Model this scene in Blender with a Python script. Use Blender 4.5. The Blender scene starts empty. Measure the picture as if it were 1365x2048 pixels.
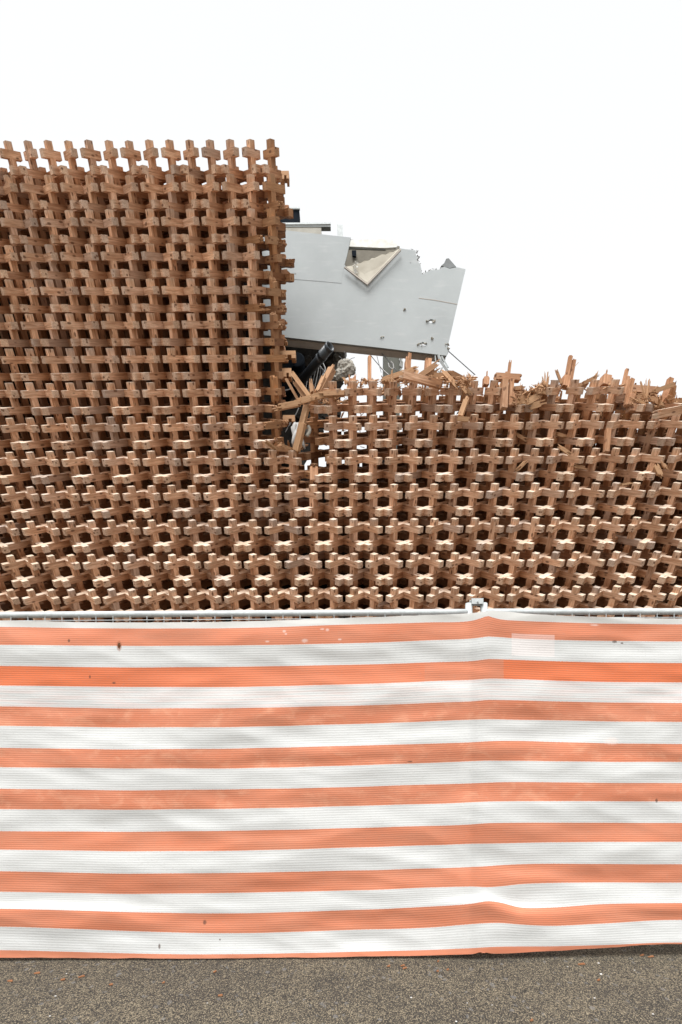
import bpy, math, random
from mathutils import Vector, noise
sc = bpy.context.scene
C = sc.collection
PI = math.pi
# ------------------------------------------------------------------ camera
F_PX, PX0, PY0, CAMZ, ROLL = 1060.0, 682.5, 1455.0, 1.318, 0.0062
cd = bpy.data.cameras.new('camera'); cam = bpy.data.objects.new('camera', cd); C.objects.link(cam)
cd.sensor_fit = 'HORIZONTAL'; cd.sensor_width = 36.0; cd.lens = 36.0*F_PX/1365.0
cd.shift_y = (PY0-1024.0)/1365.0; cd.shift_x = 0.0
cd.clip_start = 0.05; cd.clip_end = 3000
cam.location = (0, 0, CAMZ)
cam.rotation_euler = (math.radians(90), 0, 0)
cam.rotation_mode = 'XYZ'
cam.rotation_euler = (math.radians(90), ROLL, 0)
sc.camera = cam
RV = Vector((math.cos(ROLL), 0, -math.sin(ROLL))); UV_ = Vector((math.sin(ROLL), 0, math.cos(ROLL)))
FV = Vector((0, 1, 0)); CP = Vector((0, 0, CAMZ))
def at(px, py, Y):                      # point of the place seen at a pixel of the photo, at distance Y
    return CP + (FV + RV*((px-PX0)/F_PX) + UV_*((PY0-py)/F_PX))*Y
def to_px(p):
    d = p-CP; return PX0+F_PX*d.dot(RV)/d.y, PY0-F_PX*d.dot(UV_)/d.y
# ------------------------------------------------------------------ world, sun, exposure
SUN_EL, SUN_AZ = math.radians(60), math.radians(200)
w = bpy.data.worlds.new('World'); sc.world = w; w.use_nodes = True
nt = w.node_tree; nt.nodes.clear()
o = nt.nodes.new('ShaderNodeOutputWorld'); bg = nt.nodes.new('ShaderNodeBackground')
sky = nt.nodes.new('ShaderNodeTexSky'); sky.sky_type = 'NISHITA'; sky.sun_disc = False
sky.sun_elevation = SUN_EL; sky.sun_rotation = SUN_AZ; sky.dust_density = 3.0; sky.air_density = 1.2
hs = nt.nodes.new('ShaderNodeHueSaturation'); hs.inputs['Saturation'].default_value = 0.1
mx = nt.nodes.new('ShaderNodeMix'); mx.data_type = 'RGBA'; mx.inputs['Factor'].default_value = 0.85
mx.inputs['B'].default_value = (9.0, 9.1, 9.2, 1)           # even cloud deck over the clear-sky gradient
nt.links.new(sky.outputs[0], hs.inputs['Color']); nt.links.new(hs.outputs[0], mx.inputs['A'])
# overcast: even cloud deck, brighter only close to the zenith
tc = nt.nodes.new('ShaderNodeTexCoord'); sz = nt.nodes.new('ShaderNodeSeparateXYZ'); nt.links.new(tc.outputs['Generated'], sz.inputs[0])
mr = nt.nodes.new('ShaderNodeMapRange'); nt.links.new(sz.outputs[2], mr.inputs['Value'])
for i_, v_ in zip((1, 2, 3, 4), (0.0, 0.82, 1.0, 0.93)): mr.inputs[i_].default_value = v_
mr2 = nt.nodes.new('ShaderNodeMapRange'); nt.links.new(sz.outputs[2], mr2.inputs['Value'])
for i_, v_ in zip((1, 2, 3, 4), (0.84, 1.0, 0.0, 1.3)): mr2.inputs[i_].default_value = v_
ad = nt.nodes.new('ShaderNodeMath'); ad.operation = 'ADD'; nt.links.new(mr.outputs[0], ad.inputs[0]); nt.links.new(mr2.outputs[0], ad.inputs[1])
vs_ = nt.nodes.new('ShaderNodeVectorMath'); vs_.operation = 'SCALE'
nt.links.new(mx.outputs['Result'], vs_.inputs[0]); nt.links.new(ad.outputs[0], vs_.inputs['Scale'])
nt.links.new(vs_.outputs[0], bg.inputs[0]); bg.inputs[1].default_value = 0.0455
nt.links.new(bg.outputs[0], o.inputs[0])
sl = bpy.data.lights.new('sun', 'SUN'); sl.energy = 1.5; sl.angle = math.radians(35); sl.color = (1, .985, .965)
so = bpy.data.objects.new('sun', sl); C.objects.link(so)
so.rotation_euler = Vector((-math.sin(math.radians(20))*math.cos(SUN_EL), -math.cos(math.radians(20))*math.cos(SUN_EL), math.sin(SUN_EL))).to_track_quat('Z', 'Y').to_euler()
sc.view_settings.view_transform = 'Standard'; sc.view_settings.look = 'None'
sc.view_settings.exposure = 1.53; sc.view_settings.gamma = 1.0
# ------------------------------------------------------------------ helpers
class MB:
    """collects geometry; build() links it as one mesh object"""
    def __init__(s): s.v=[]; s.f=[]; s.gc=[]; s.tn=[]; s.wx=[]
    def add(s, vs, fs, gc=None, tn=0.5, wx=1.0):
        n=len(s.v); s.v += [tuple(a) for a in vs]; s.f += [tuple(i+n for i in q) for q in fs]
        s.gc += [tuple(g) for g in (gc or vs)]; s.tn += [tn]*len(vs); s.wx += [wx]*len(vs)
    def box(s, c, hx, hy, hz, ax=None, **k):
        X,Y,Z = ax or (Vector((1,0,0)),Vector((0,1,0)),Vector((0,0,1)))
        c=Vector(c); vs=[c+X*(sx*hx)+Y*(sy*hy)+Z*(sz*hz) for sx in(-1,1) for sy in(-1,1) for sz in(-1,1)]
        s.add(vs, BOXF, **k)
    def tube(s, pts, r, n=10, caps=True, **k):
        pts=[Vector(p) for p in pts]; vs=[]; fs=[]
        for i,p in enumerate(pts):
            d=(pts[min(i+1,len(pts)-1)]-pts[max(i-1,0)]).normalized()
            u=d.cross(Vector((0.03,0.1,1)) if abs(d.z)<.9 else Vector((1,0.1,0))).normalized(); v=d.cross(u)
            rr = r[i] if isinstance(r,(list,tuple)) else r
            for a in range(n): vs.append(p+u*(rr*math.cos(2*PI*a/n))+v*(rr*math.sin(2*PI*a/n)))
        for i in range(len(pts)-1):
            for a in range(n):
                b=(a+1)%n; fs.append((i*n+a,i*n+b,(i+1)*n+b,(i+1)*n+a))
        if caps: fs.append(tuple(range(n))[::-1]); fs.append(tuple((len(pts)-1)*n+a for a in range(n)))
        s.add(vs,fs,**k)
    def prism(s, poly, depth, **k):     # poly: front outline points, extruded along +Y by depth
        n=len(poly); vs=[Vector(p) for p in poly]+[Vector(p)+Vector((0,depth,0)) for p in poly]
        fs=[tuple(range(n)), tuple(range(2*n-1,n-1,-1))]+[(i,(i+1)%n,n+(i+1)%n,n+i) for i in range(n)]
        s.add(vs,fs,**k)
    def build(s, name, mat, parent=None, smooth=False, loc=None):
        me=bpy.data.meshes.new(name)
        L0 = Vector(loc) if loc is not None else Vector((0,0,0))
        me.from_pydata([tuple(Vector(a)-L0) for a in s.v],[],s.f)
        a=me.attributes.new('gc','FLOAT_VECTOR','POINT'); a.data.foreach_set('vector',[c for g in s.gc for c in g])
        a=me.attributes.new('tone','FLOAT','POINT'); a.data.foreach_set('value',s.tn)
        a=me.attributes.new('wx','FLOAT','POINT'); a.data.foreach_set('value',s.wx)
        me.update()
        if smooth:
            for p in me.polygons: p.use_smooth=True
        ob=bpy.data.objects.new(name,me); C.objects.link(ob); ob.location=L0
        me.materials.append(mat)
        if parent is not None: ob.parent=parent; ob.location=L0-parent.location
        return ob
BOXF=[(0,1,3,2),(4,6,7,5),(0,4,5,1),(2,3,7,6),(0,2,6,4),(1,5,7,3)]
def tag(o,label=None,cat=None,group=None,kind=None):
    if label: o['label']=label
    if cat: o['category']=cat
    if group: o['group']=group
    if kind: o['kind']=kind
    return o
def empty(name,loc): 
    o=bpy.data.objects.new(name,None); C.objects.link(o); o.location=loc; o.empty_display_size=.1; return o

# ------------------------------------------------------------------ materials
class NG:
    def __init__(s,name):
        s.m=bpy.data.materials.new(name); s.m.use_nodes=True; s.t=s.m.node_tree; s.t.nodes.clear()
        s.out=s.n('ShaderNodeOutputMaterial'); s.b=s.n('ShaderNodeBsdfPrincipled'); s.l(s.b.outputs[0],s.out.inputs[0])
        s.b.inputs['Roughness'].default_value=.75; s.b.inputs['Specular IOR Level'].default_value=.25
    def n(s,t,**k):
        x=s.t.nodes.new(t)
        for a,b in k.items(): setattr(x,a,b)
        return x
    def l(s,a,b): s.t.links.new(a,b)
    def attr(s,nm,vec=False): x=s.n('ShaderNodeAttribute'); x.attribute_name=nm; return x.outputs['Vector' if vec else 'Fac']
    def mth(s,op,a,b=None,c=None,clamp=False):
        x=s.n('ShaderNodeMath',operation=op,use_clamp=clamp)
        for i,v in enumerate((a,b,c)):
            if v is None: continue
            if isinstance(v,(int,float)): x.inputs[i].default_value=v
            else: s.l(v,x.inputs[i])
        return x.outputs[0]
    def vm(s,op,a,b):
        x=s.n('ShaderNodeVectorMath',operation=op)
        for i,v in enumerate((a,b)):
            if isinstance(v,(tuple,list)): x.inputs[i].default_value=v
            else: s.l(v,x.inputs[i])
        return x.outputs[0]
    def noise(s,vec,scale,detail=3,rough=.55,dist=0):
        x=s.n('ShaderNodeTexNoise'); s.l(vec,x.inputs['Vector']); x.inputs['Scale'].default_value=scale
        x.inputs['Detail'].default_value=detail; x.inputs['Roughness'].default_value=rough; x.inputs['Distortion'].default_value=dist
        return x.outputs['Fac']
    def ramp(s,f,a,b,lo=0.,hi=1.):
        x=s.n('ShaderNodeMapRange'); s.l(f,x.inputs['Value']) 
        for i,v in zip((1,2,3,4),(a,b,lo,hi)): x.inputs[i].default_value=v
        return x.outputs[0]
    def mix(s,f,a,b,mode='MIX'):
        x=s.n('ShaderNodeMix',data_type='RGBA',blend_type=mode)
        for nm,v in (('Factor',f),('A',a),('B',b)):
            i=[q for q in x.inputs if q.name==nm and (q.type=='VALUE' if nm=='Factor' else q.type=='RGBA')][0]
            if isinstance(v,(int,float)): i.default_value=v
            elif isinstance(v,(tuple,list)): i.default_value=tuple(v)+((1,) if len(v)==3 else ())
            else: s.l(v,i)
        return [q for q in x.outputs if q.type=='RGBA'][0]
    def col(s,c): s.l(c,s.b.inputs['Base Color'])
    def bump(s,h,st=.3,d=.002):
        x=s.n('ShaderNodeBump'); x.inputs['Strength'].default_value=st; x.inputs['Distance'].default_value=d; s.l(h,x.inputs['Height']); s.l(x.outputs[0],s.b.inputs['Normal'])
    def obj(s): return s.n('ShaderNodeTexCoord').outputs['Object']

def wood_material():
    g=NG('larch_wood'); gc=g.attr('gc',True); tn=g.attr('tone'); wx=g.attr('wx')
    sx=g.n('ShaderNodeSeparateXYZ'); g.l(gc,sx.inputs[0])
    st=g.vm('MULTIPLY',gc,(1.3,16,16))
    grain=g.noise(st,2.2,5,.6,.6); fine=g.noise(g.vm('MULTIPLY',gc,(4,70,70)),2.0,3,.6)
    blotch=g.noise(gc,3.5,3,.6)
    base=g.mix(g.ramp(grain,.38,.62),(.50,.235,.11),(.29,.115,.047))
    base=g.mix(g.ramp(wx,.3,.1,0,1),base,g.mix(g.ramp(grain,.32,.68),(.58,.33,.165),(.39,.185,.08)))
    base=g.mix(g.ramp(tn,0,1,0,.5),base,(.42,.25,.14))
    # weathered outer length of each bar: silvered, paler; the fade inward also paints shade
    along=g.ramp(sx.outputs[0],.26,.52,1.,.12)
    wf=g.mth('MULTIPLY',g.mth('MULTIPLY',along,wx),g.ramp(blotch,.25,.7,.55,1.15),clamp=True)
    pale=g.mix(g.ramp(grain,.38,.62),(.88,.58,.40),(.58,.315,.19))
    # upper faces paler: rain bleaching plus painted light from above; cut ends silvered
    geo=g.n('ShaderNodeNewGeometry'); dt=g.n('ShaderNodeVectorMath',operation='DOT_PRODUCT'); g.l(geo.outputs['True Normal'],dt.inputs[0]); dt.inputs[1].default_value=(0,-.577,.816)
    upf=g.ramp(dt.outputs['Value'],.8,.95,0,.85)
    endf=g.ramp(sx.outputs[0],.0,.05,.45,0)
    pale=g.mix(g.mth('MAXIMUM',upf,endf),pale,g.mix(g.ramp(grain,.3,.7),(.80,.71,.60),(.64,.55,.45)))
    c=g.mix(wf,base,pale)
    c=g.mix(g.mth('MULTIPLY',g.ramp(tn,.72,1.,0,.5),wx),c,(.30,.25,.215))
    # shade inside the lattice painted in: inner lengths of bars go deeper brown
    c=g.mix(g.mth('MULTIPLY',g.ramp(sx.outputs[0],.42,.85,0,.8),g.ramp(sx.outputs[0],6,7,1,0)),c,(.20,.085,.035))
    tvv=g.n('ShaderNodeTexWhiteNoise',noise_dimensions='1D'); g.l(tn,tvv.inputs['W']); tv=g.ramp(tvv.outputs['Value'],0,1,.80,1.14)
    cx=g.n('ShaderNodeCombineColor')
    g.l(tv,cx.inputs[0]); g.l(g.mth('MULTIPLY',tv,g.ramp(tn,0,1,.97,1.03)),cx.inputs[1]); g.l(g.mth('MULTIPLY',tv,g.ramp(tn,0,1,.92,1.08)),cx.inputs[2])
    c=g.mix(1.,c,cx.outputs[0],'MULTIPLY')
    # knots
    kv=g.n('ShaderNodeTexVoronoi'); kv.inputs['Scale'].default_value=1.; g.l(g.vm('MULTIPLY',gc,(6.5,13,13)),kv.inputs['Vector'])
    k=g.ramp(kv.outputs['Distance'],.16,.26,.85,0)
    c=g.mix(k,c,(.13,.055,.028))
    # end checks and dark streaks
    s2=g.ramp(g.noise(g.vm('MULTIPLY',gc,(1.,26,26)),1.4,2),.66,.74,0,.5); c=g.mix(s2,c,(.16,.075,.04))
    c=g.mix(g.ramp(fine,.4,.65,.0,.4),c,(.2,.11,.06))
    g.col(c); g.b.inputs['Roughness'].default_value=.8
    g.bump(g.mth('ADD',grain,g.mth('MULTIPLY',fine,.6)),.35,.003)
    return g.m
WOOD=wood_material()
def fresh_material():
    g=NG('fresh_broken_wood'); gc=g.attr('gc',True); tn=g.attr('tone')
    grain=g.noise(g.vm('MULTIPLY',gc,(1.6,22,22)),2.4,4,.65,.4)
    c=g.mix(g.ramp(grain,.3,.7),(.58,.36,.205),(.36,.19,.095))
    c=g.mix(g.ramp(tn,0,1,0,.75),c,(.30,.165,.09))
    kv=g.n('ShaderNodeTexVoronoi'); kv.inputs['Scale'].default_value=1.; g.l(g.vm('MULTIPLY',gc,(6,13,13)),kv.inputs['Vector'])
    c=g.mix(g.ramp(kv.outputs['Distance'],.08,.18,.8,0),c,(.13,.055,.028))
    g.col(c); g.b.inputs['Roughness'].default_value=.8; g.bump(grain,.5,.004)
    return g.m
FRESH=fresh_material()
def plain(name,c1,c2,scale=3,rough=.7,metal=0,bump=.15,spec=.3,bscale=None):
    g=NG(name); ob=g.obj(); n=g.noise(ob,scale,5,.6); g.col(g.mix(g.ramp(n,.3,.7),c1,c2))
    g.b.inputs['Roughness'].default_value=rough; g.b.inputs['Metallic'].default_value=metal; g.b.inputs['Specular IOR Level'].default_value=spec
    g.bump(g.noise(ob,bscale or scale*12,3),bump,.003); return g.m
GALV=plain('galvanised_steel',(.60,.64,.64),(.46,.49,.495),30,.5,.0,.1)
SHADEWALL=plain('shade_black_wall',(.012,.006,.004),(.006,.003,.002),2,.9)  # near black stands in for the shade behind the lattice
PANEL=None
def panel_material():
    g=NG('grey_render_panel'); ob=g.obj()
    a=g.noise(ob,.9,5,.6); b=g.noise(g.vm('MULTIPLY',ob,(1,1,5)),2.2,4,.55); 
    c=g.mix(g.ramp(a,.3,.7),(.42,.45,.455),(.35,.375,.38))
    c=g.mix(g.ramp(b,.56,.72,0,.35),c,(.52,.53,.53))
    v=g.n('ShaderNodeTexVoronoi'); v.inputs['Scale'].default_value=1.7; g.l(ob,v.inputs['Vector'])
    c=g.mix(g.ramp(v.outputs['Distance'],.02,.045,.7,0),c,(.14,.14,.14))
    g.col(c); g.b.inputs['Roughness'].default_value=.7; g.bump(g.noise(ob,14,4),.12,.004); return g.m
PANEL=panel_material()
SOFFIT=plain('weathered_soffit_board',(.50,.45,.40),(.38,.34,.30),5)
SLABM=plain('grey_green_roof_edge',(.26,.275,.265),(.19,.20,.195),5)
CREAM=plain('cream_painted_boards',(.50,.485,.43),(.36,.34,.29),4)
INNER=plain('dark_inner_wall',(.20,.18,.14),(.13,.115,.09),6)  # inner wall, darker than the cream boards
FLAPM=plain('torn_board_back',(.46,.43,.36),(.34,.31,.25),3,bscale=20,bump=.3)
WHITE=plain('peeling_white_sheet',(.74,.76,.76),(.60,.58,.52),9,.5)
SLATE=plain('dark_blue_cladding',(.014,.018,.024),(.009,.012,.016),5,.9,spec=.05)
PVC=plain('black_plastic_pipe',(.028,.036,.045),(.045,.055,.065),6,.35,spec=.5)
RUB=plain('dark_rubble',(.050,.043,.036),(.014,.012,.010),9,.95,bump=.9,bscale=30)  # dark brown rubble filling the cavity under the fascia
CONC=plain('broken_concrete',(.48,.455,.40),(.30,.28,.245),12,.95,bump=.9,bscale=50)
CABLE=plain('steel_cable',(.22,.22,.22),(.13,.13,.13),20,.5,.3)
COLM=plain('olive_grey_column',(.23,.235,.20),(.19,.19,.165),4)

# ------------------------------------------------------------------ ground
def ground_material():
    g=NG('worn_asphalt'); ob=g.obj()
    d=g.vm('MULTIPLY',ob,(1,.72,1))
    v=g.n('ShaderNodeTexVoronoi'); v.inputs['Scale'].default_value=250; g.l(d,v.inputs['Vector'])
    sv=g.n('ShaderNodeSeparateColor'); g.l(v.outputs['Color'],sv.inputs[0])
    v2=g.n('ShaderNodeTexVoronoi'); v2.inputs['Scale'].default_value=60; g.l(d,v2.inputs['Vector'])
    s2=g.n('ShaderNodeSeparateColor'); g.l(v2.outputs['Color'],s2.inputs[0])
    big=g.noise(ob,1.6,5,.6); big2=g.noise(ob,7,3)
    stone=g.mix(g.ramp(sv.outputs[0],.25,.85),(.032,.030,.027),(.36,.305,.21))
    c=g.mix(g.ramp(g.mth('ADD',sv.outputs[1],g.mth('MULTIPLY',g.mth('ADD',big,g.mth('MULTIPLY',big2,.4)),1.3)),1.0,1.6,.9,0),stone,(.050,.046,.042))
    c=g.mix(g.ramp(s2.outputs[0],.965,.99,0,.5),c,(.24,.24,.235))
    c=g.mix(g.ramp(g.noise(ob,300,2),.45,.7,0,.35),c,(.03,.027,.024))
    g.col(c); g.b.inputs['Roughness'].default_value=.85
    g.bump(g.mth('ADD',v.outputs['Distance'],g.mth('MULTIPLY',sv.outputs[2],.6)),.9,.006); return g.m
gm=MB(); gm.add([(-600,-600,0),(600,-600,0),(600,600,0),(-600,600,0)],[(0,1,2,3)])
tag(gm.build('ground',ground_material()),kind='structure')

# ------------------------------------------------------------------ timber lattice
D=.65; L=D/math.sqrt(2); H=L/2; Y0=8.59; ZS=.984; E=.150
s3,s23=1/math.sqrt(3),math.sqrt(2/3)
A=Vector((0,-s3,s23)); B=Vector((-math.sqrt(.5),-s3,-1/math.sqrt(6))); Cc=Vector((math.sqrt(.5),-s3,-1/math.sqrt(6)))
for q in (A,B,Cc): q.z*=ZS
tip=at(688.1,1107.6,Y0-E*s3)
OZ=tip.z-E*A.z-1.5*s23*H*ZS; OX=tip.x-D/2
O=Vector((OX,Y0,OZ)); AX=(A,B,Cc)
def npos(i,j,k): return O+(A*i+B*j+Cc*k)*H
ROWZ=1.5*s23*H*ZS                                      # height of one row of the kagome pattern
ZTOP=OZ+25*ROWZ; ZR=OZ+11*ROWZ
TH=(.0945,.101,.098)
MAXM=9
def hsh(*a):
    r=random.Random(hash(tuple(a))*7919+13); r.random(); return r.random()
def keep(i,j,k):
    pa,pb,pc=i&1,j&1,k&1
    if pa==pb==pc: return False
    m=-(i+j+k)
    if m<0 or m>MAXM: return False
    p=npos(i,j,k)
    if p.z<.02 or p.z>ZTOP+.01: return False
    fx,fy=to_px(Vector((p.x,Y0,p.z)))
    if fx<-620 or fx>2050: return False
    if m>6 and (fx<640 or (m>7 and fx<760) or (m>8 and fx<1150)): return False
    h=hsh(i,j,k)
    in_front = m<=1
    kind = 'a' if pb==pc else 'bc'
    if fx>702 and m>=2 and ZR+.01<p.z<ZR+.01+m*.070*(.6+.5*hsh(i//2,j//2)) and h>.15 and fx<2050:   # ragged rising back layers
        return not(1012<fx<1092 and m<4) and not (fx>1238 and m<4)
    if p.z>ZR+.01:                                     # only the standing tower reaches this high
        edge = 550 if fy<470 else (548 if m>1 else 520)
        if m>2: edge=557+ (h-.5)*18
        elif m==2: edge=553+(h-.5)*14
        return fx<edge
    if fy<878:                                         # gap torn between tower and the low part
        le = 552 if m>1 else 524
        if m>2: le += (h-.4)*26
        re = 634 if m<=1 else (614 if m<=5 else 640)+(h-.5)*24
        if le<=fx<=re: return False
        if fx>re:
            if 1012<fx<1092 and fy<792: return m>1 and h<.45
            if fx>1238 and fy<800: return m>3 and h<.35
            if fx>1270 and fy<812: return h<.5
            if m>2 and fy<800 and fx<702 and h<.12: return False
            if False: return False
        return True
    if 606<fx<652 and 878<fy<955: return m>1 and h>.15
    if 560<fx<660 and fy<990 and m>3: return h>.08
    if m>5 and fy<940 and h<.05: return False
    return True
nodes=set()
for i in range(-34,64):
    for m in range(0,MAXM+1):
        s=-m
        for j in range(-70,70):
            k=s-i-j
            if -70<=k<=70 and keep(i,j,k): nodes.add((i,j,k))
def add_bar(mb,p0,p1,u,v,tu,tv,tn,wx,jag0,jag1,seed,back_fresh=True):
    """square bar from p0 (front end) to p1 (back end); a broken end is split into splinter fingers"""
    r=random.Random(seed); d=(p1-p0); ln=d.length; d=d/ln; ou,ov=r.uniform(0,40),r.uniform(0,40); ox=0.0
    def ring(x,hu,hv,cu=0,cv=0): return [(x,cu+su*hu,cv+sv*hv) for su,sv in((-1,-1),(1,-1),(1,1),(-1,1))]
    def put(rings):
        vs=[];gc=[];fs=[]
        for rg in rings:
            for (x,a,b) in rg: vs.append(p0+d*x+u*a+v*b); gc.append((x+ox+ (0 if wx>0.01 else 9),a+ou,b+ov))
        for n in range(len(rings)-1):
            for q in range(4): fs.append((4*n+q,4*n+(q+1)%4,4*n+4+(q+1)%4,4*n+4+q))
        fs.append((3,2,1,0)); z=4*(len(rings)-1); fs.append((z,z+1,z+2,z+3))
        mb.add(vs,fs,gc,tn,wx)
    a0=.0 if not jag0 else min(.10*jag0,ln*.2); a1=ln if not jag1 else ln-min(.10*jag1,ln*.2)
    put([ring(a0,tu/2,tv/2),ring(a1,tu/2,tv/2)])
    for jag,x0,sg in ((jag0,a0,-1),(jag1,a1,1)):
        if not jag: continue
        n=4 if wx<.01 and tu>.05 else 3
        for a in range(n):
            for b in range(n):
                hu,hv=tu/2/n,tv/2/n; cu=(a-(n-1)/2)*2*hu; cv=(b-(n-1)/2)*2*hv
                ll=r.choice((.01,.03,.05,.09,.13,.2))*jag*r.uniform(.6,1.2)
                k2=r.uniform(.15,.8); dx,dy=r.uniform(-.3,.3)*hu,r.uniform(-.3,.3)*hv
                put([ring(x0-sg*.004,hu*.97,hv*.97,cu,cv),ring(x0+sg*ll*.55,hu*.95,hv*.95,cu,cv),ring(x0+sg*ll,hu*k2,hv*k2,cu+dx,cv+dy)] if sg>0 else
                    [ring(x0-ll,hu*k2,hv*k2,cu+dx,cv+dy),ring(x0-ll*.55,hu*.95,hv*.95,cu,cv),ring(x0+.004,hu*.97,hv*.97,cu,cv)])
bars=[]
for ax in range(3):
    lines={}
    for nd in nodes:
        o1,o2=[nd[q] for q in range(3) if q!=ax]
        if (o1&1)==(o2&1): continue
        lines.setdefault((o1,o2),[]).append(nd[ax])
    for (o1,o2),vals in lines.items():
        vals.sort(); run=[vals[0]]
        def flush(run):
            def full(t):
                q=[o1,o2]; q.insert(ax,t); return tuple(q)
            bars.append((ax,full(run[-1]),full(run[0])))
        for t in vals[1:]:
            if t==run[-1]+1: run.append(t)
            else: flush(run); run=[t]
        flush(run)
lat=empty('timber_lattice',(0,Y0,0))
tag(lat,'wooden lattice of interlocked square bars, tall at left and broken off lower at right','wooden lattice')
cand=[]; keyof={}
for n,(ax,nf,nb) in enumerate(bars):
    pf,pb=npos(*nf),npos(*nb); mf,mb_=-sum(nf),-sum(nb)
    fx,fy=to_px(pf)
    u=AX[(ax+1)%3].normalized(); v=AX[(ax+2)%3].normalized(); d=AX[ax].normalized()
    r=random.Random(n*31+7)
    near_break = (500<fx<700 and fy<985) or (fy<880 and fx>640)
    jag0=jag1=0; e0=e1=E
    wx=1.0
    front_cut = mf>0
    top_ok = ax!=0 or True
    if front_cut and near_break and not (pf.z>ZTOP-.6):
        zone_tower = fx<600
        if ax==0 or r.random()<.6:
            jag0=r.choice((.3,.5,.9)) if r.random()<(.6 if zone_tower else .35) else 0
            e0=r.uniform(.08,.2) if zone_tower else r.uniform(.09,.19)
        wx=.12
    elif mf==0: wx=1.0
    else: wx=.25
    if mb_<6 and near_break and pb.z>OZ+5*ROWZ and not pb.z>ZTOP-.3:
        e1=r.uniform(.09,.26); jag1=r.choice((.4,.8)) if r.random()<.5 else 0
        if pb.x>-1.1 and pf.x<-.9 and fx<600 and mb_<4: wx*=.5
    if near_break and fx>525 and fy<880 and fx<640: wx=min(wx,.15)
    jt=Vector((r.uniform(-1,1),r.uniform(-1,1),r.uniform(-1,1)))*.0012
    e0j=e0+r.uniform(-.006,.006) if not jag0 else e0+.08
    keyof[n]=(ax,)+nf
    bars[n]=(pf+d*e0j+jt,pb-d*e1+jt,u,v,TH[ax],TH[ax],r.random()**1.6,wx,jag0,jag1,n)
# the hundred bars that show largest in the photo are parts of their own
TOP=set([(0,17,4,-21),(0,17,1,-18),(0,15,3,-18),(0,17,2,-19),(0,15,2,-17),(0,15,4,-19),(0,21,-8,-13),(0,15,5,-20),(0,17,5,-22),(0,17,3,-20),(1,-1,11,-10),(0,17,0,-17),(1,1,9,-10),(1,1,13,-14),(0,15,6,-21),(1,1,11,-12),(0,15,1,-16),(1,-1,15,-14),(1,23,-3,-20),(1,-1,13,-12),(1,21,-5,-16),(1,21,-3,-18),(1,1,15,-16),(0,19,1,-20),(0,13,5,-18),(1,0,15,-15),(0,15,7,-22),(1,-1,9,-8),(1,23,-1,-22),(2,-1,-14,15),(1,23,-5,-18),(0,17,-1,-16),(0,15,0,-15),(0,13,4,-17),(1,3,7,-10),(1,0,13,-13),(0,19,0,-19),(1,0,7,-7),(2,-1,-16,17),(0,19,-1,-18),(0,19,4,-23),(1,7,-1,-6),(1,2,7,-9),(1,23,3,-26),(0,13,7,-20),(1,2,13,-15),(1,1,7,-8),(1,21,-1,-20),(0,19,-2,-17),(0,13,2,-15),(1,2,11,-13),(1,21,1,-22),(0,19,3,-22),(0,17,6,-23),(2,1,-12,11),(2,-1,-8,9),(1,23,-7,-16),(0,15,8,-23),(0,13,6,-19),(1,4,13,-17),(1,3,5,-8),(0,17,-2,-15),(1,2,9,-11),(1,0,11,-11),(2,-1,-12,13),(1,23,1,-24),(1,4,5,-9),(2,1,-14,13),(1,0,5,-5),(0,19,2,-21),(1,19,-3,-16),(1,4,9,-13),(1,20,-5,-15),(0,19,-3,-16),(0,13,3,-16),(1,2,5,-7),(1,-1,7,-6),(1,1,5,-6),(2,1,-10,9),(1,19,-5,-14),(1,4,11,-15),(1,3,9,-12),(1,22,-5,-17),(1,18,-5,-13),(0,17,7,-24),(0,11,7,-18),(0,13,9,-22),(2,1,-16,15),(0,13,8,-21),(1,3,13,-16),(1,1,3,-4),(0,19,6,-25),(1,3,11,-14),(0,21,-4,-17),(0,19,5,-24),(0,17,-3,-14),(0,13,1,-14),(1,5,5,-10),(1,4,3,-7),(1,0,9,-9)])
big=set(n for n in range(len(bars)) if keyof[n] in TOP)
rest=MB()
for n,bb in enumerate(bars):
    if n in big:
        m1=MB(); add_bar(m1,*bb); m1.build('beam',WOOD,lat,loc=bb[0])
    else: add_bar(rest,*bb)
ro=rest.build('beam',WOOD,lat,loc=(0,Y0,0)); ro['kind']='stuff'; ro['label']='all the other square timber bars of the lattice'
print('bars',len(bars),'nodes',len(nodes))

# backing walls added behind the lattice, near black to paint the shade inside
core=empty('building_core',(0,11,0))
tag(core,'backing walls behind the timber lattice, painted near black for the shade in its gaps','building')
def pxbox(mb,x0,y0,x1,y1,Yn,Yf,**k):
    a=at(x0,y1,Yn); b=at(x1,y0,Yn); mb.box(((a.x+b.x)/2,(Yn+Yf)/2,(a.z+b.z)/2),abs(b.x-a.x)/2,(Yf-Yn)/2,abs(b.z-a.z)/2,**k)
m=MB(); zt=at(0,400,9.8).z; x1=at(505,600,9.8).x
m.box(((-7.2+x1)/2,11.3,zt/2),(x1+7.2)/2,1.5,zt/2); m.build('tower_wall',SHADEWALL,core)
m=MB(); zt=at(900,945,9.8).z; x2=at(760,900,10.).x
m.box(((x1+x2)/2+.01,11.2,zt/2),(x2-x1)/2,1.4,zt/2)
zt=at(900,905,10.1).z; m.box(((x2+12.2)/2+.02,11.5,zt/2),(12.2-x2)/2,1.4,zt/2); m.build('lower_wall',SHADEWALL,core)

# ------------------------------------------------------------------ damaged grey building
YB=10.45
bd=empty('damaged_building',at(740,700,YB+.5)); bd.location.z=0; bd.location.x=round(bd.location.x,3)
tag(bd,'pale grey building with torn leaning fascia jutting out right of the timber tower','building')
def poly(name,pts,Y,dep,mat,dY=0.):
    m=MB(); m.prism([at(x,y,Y+(dY*(x-560)/370.)) for x,y in pts],dep); return m.build(name,mat,bd)
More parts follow.
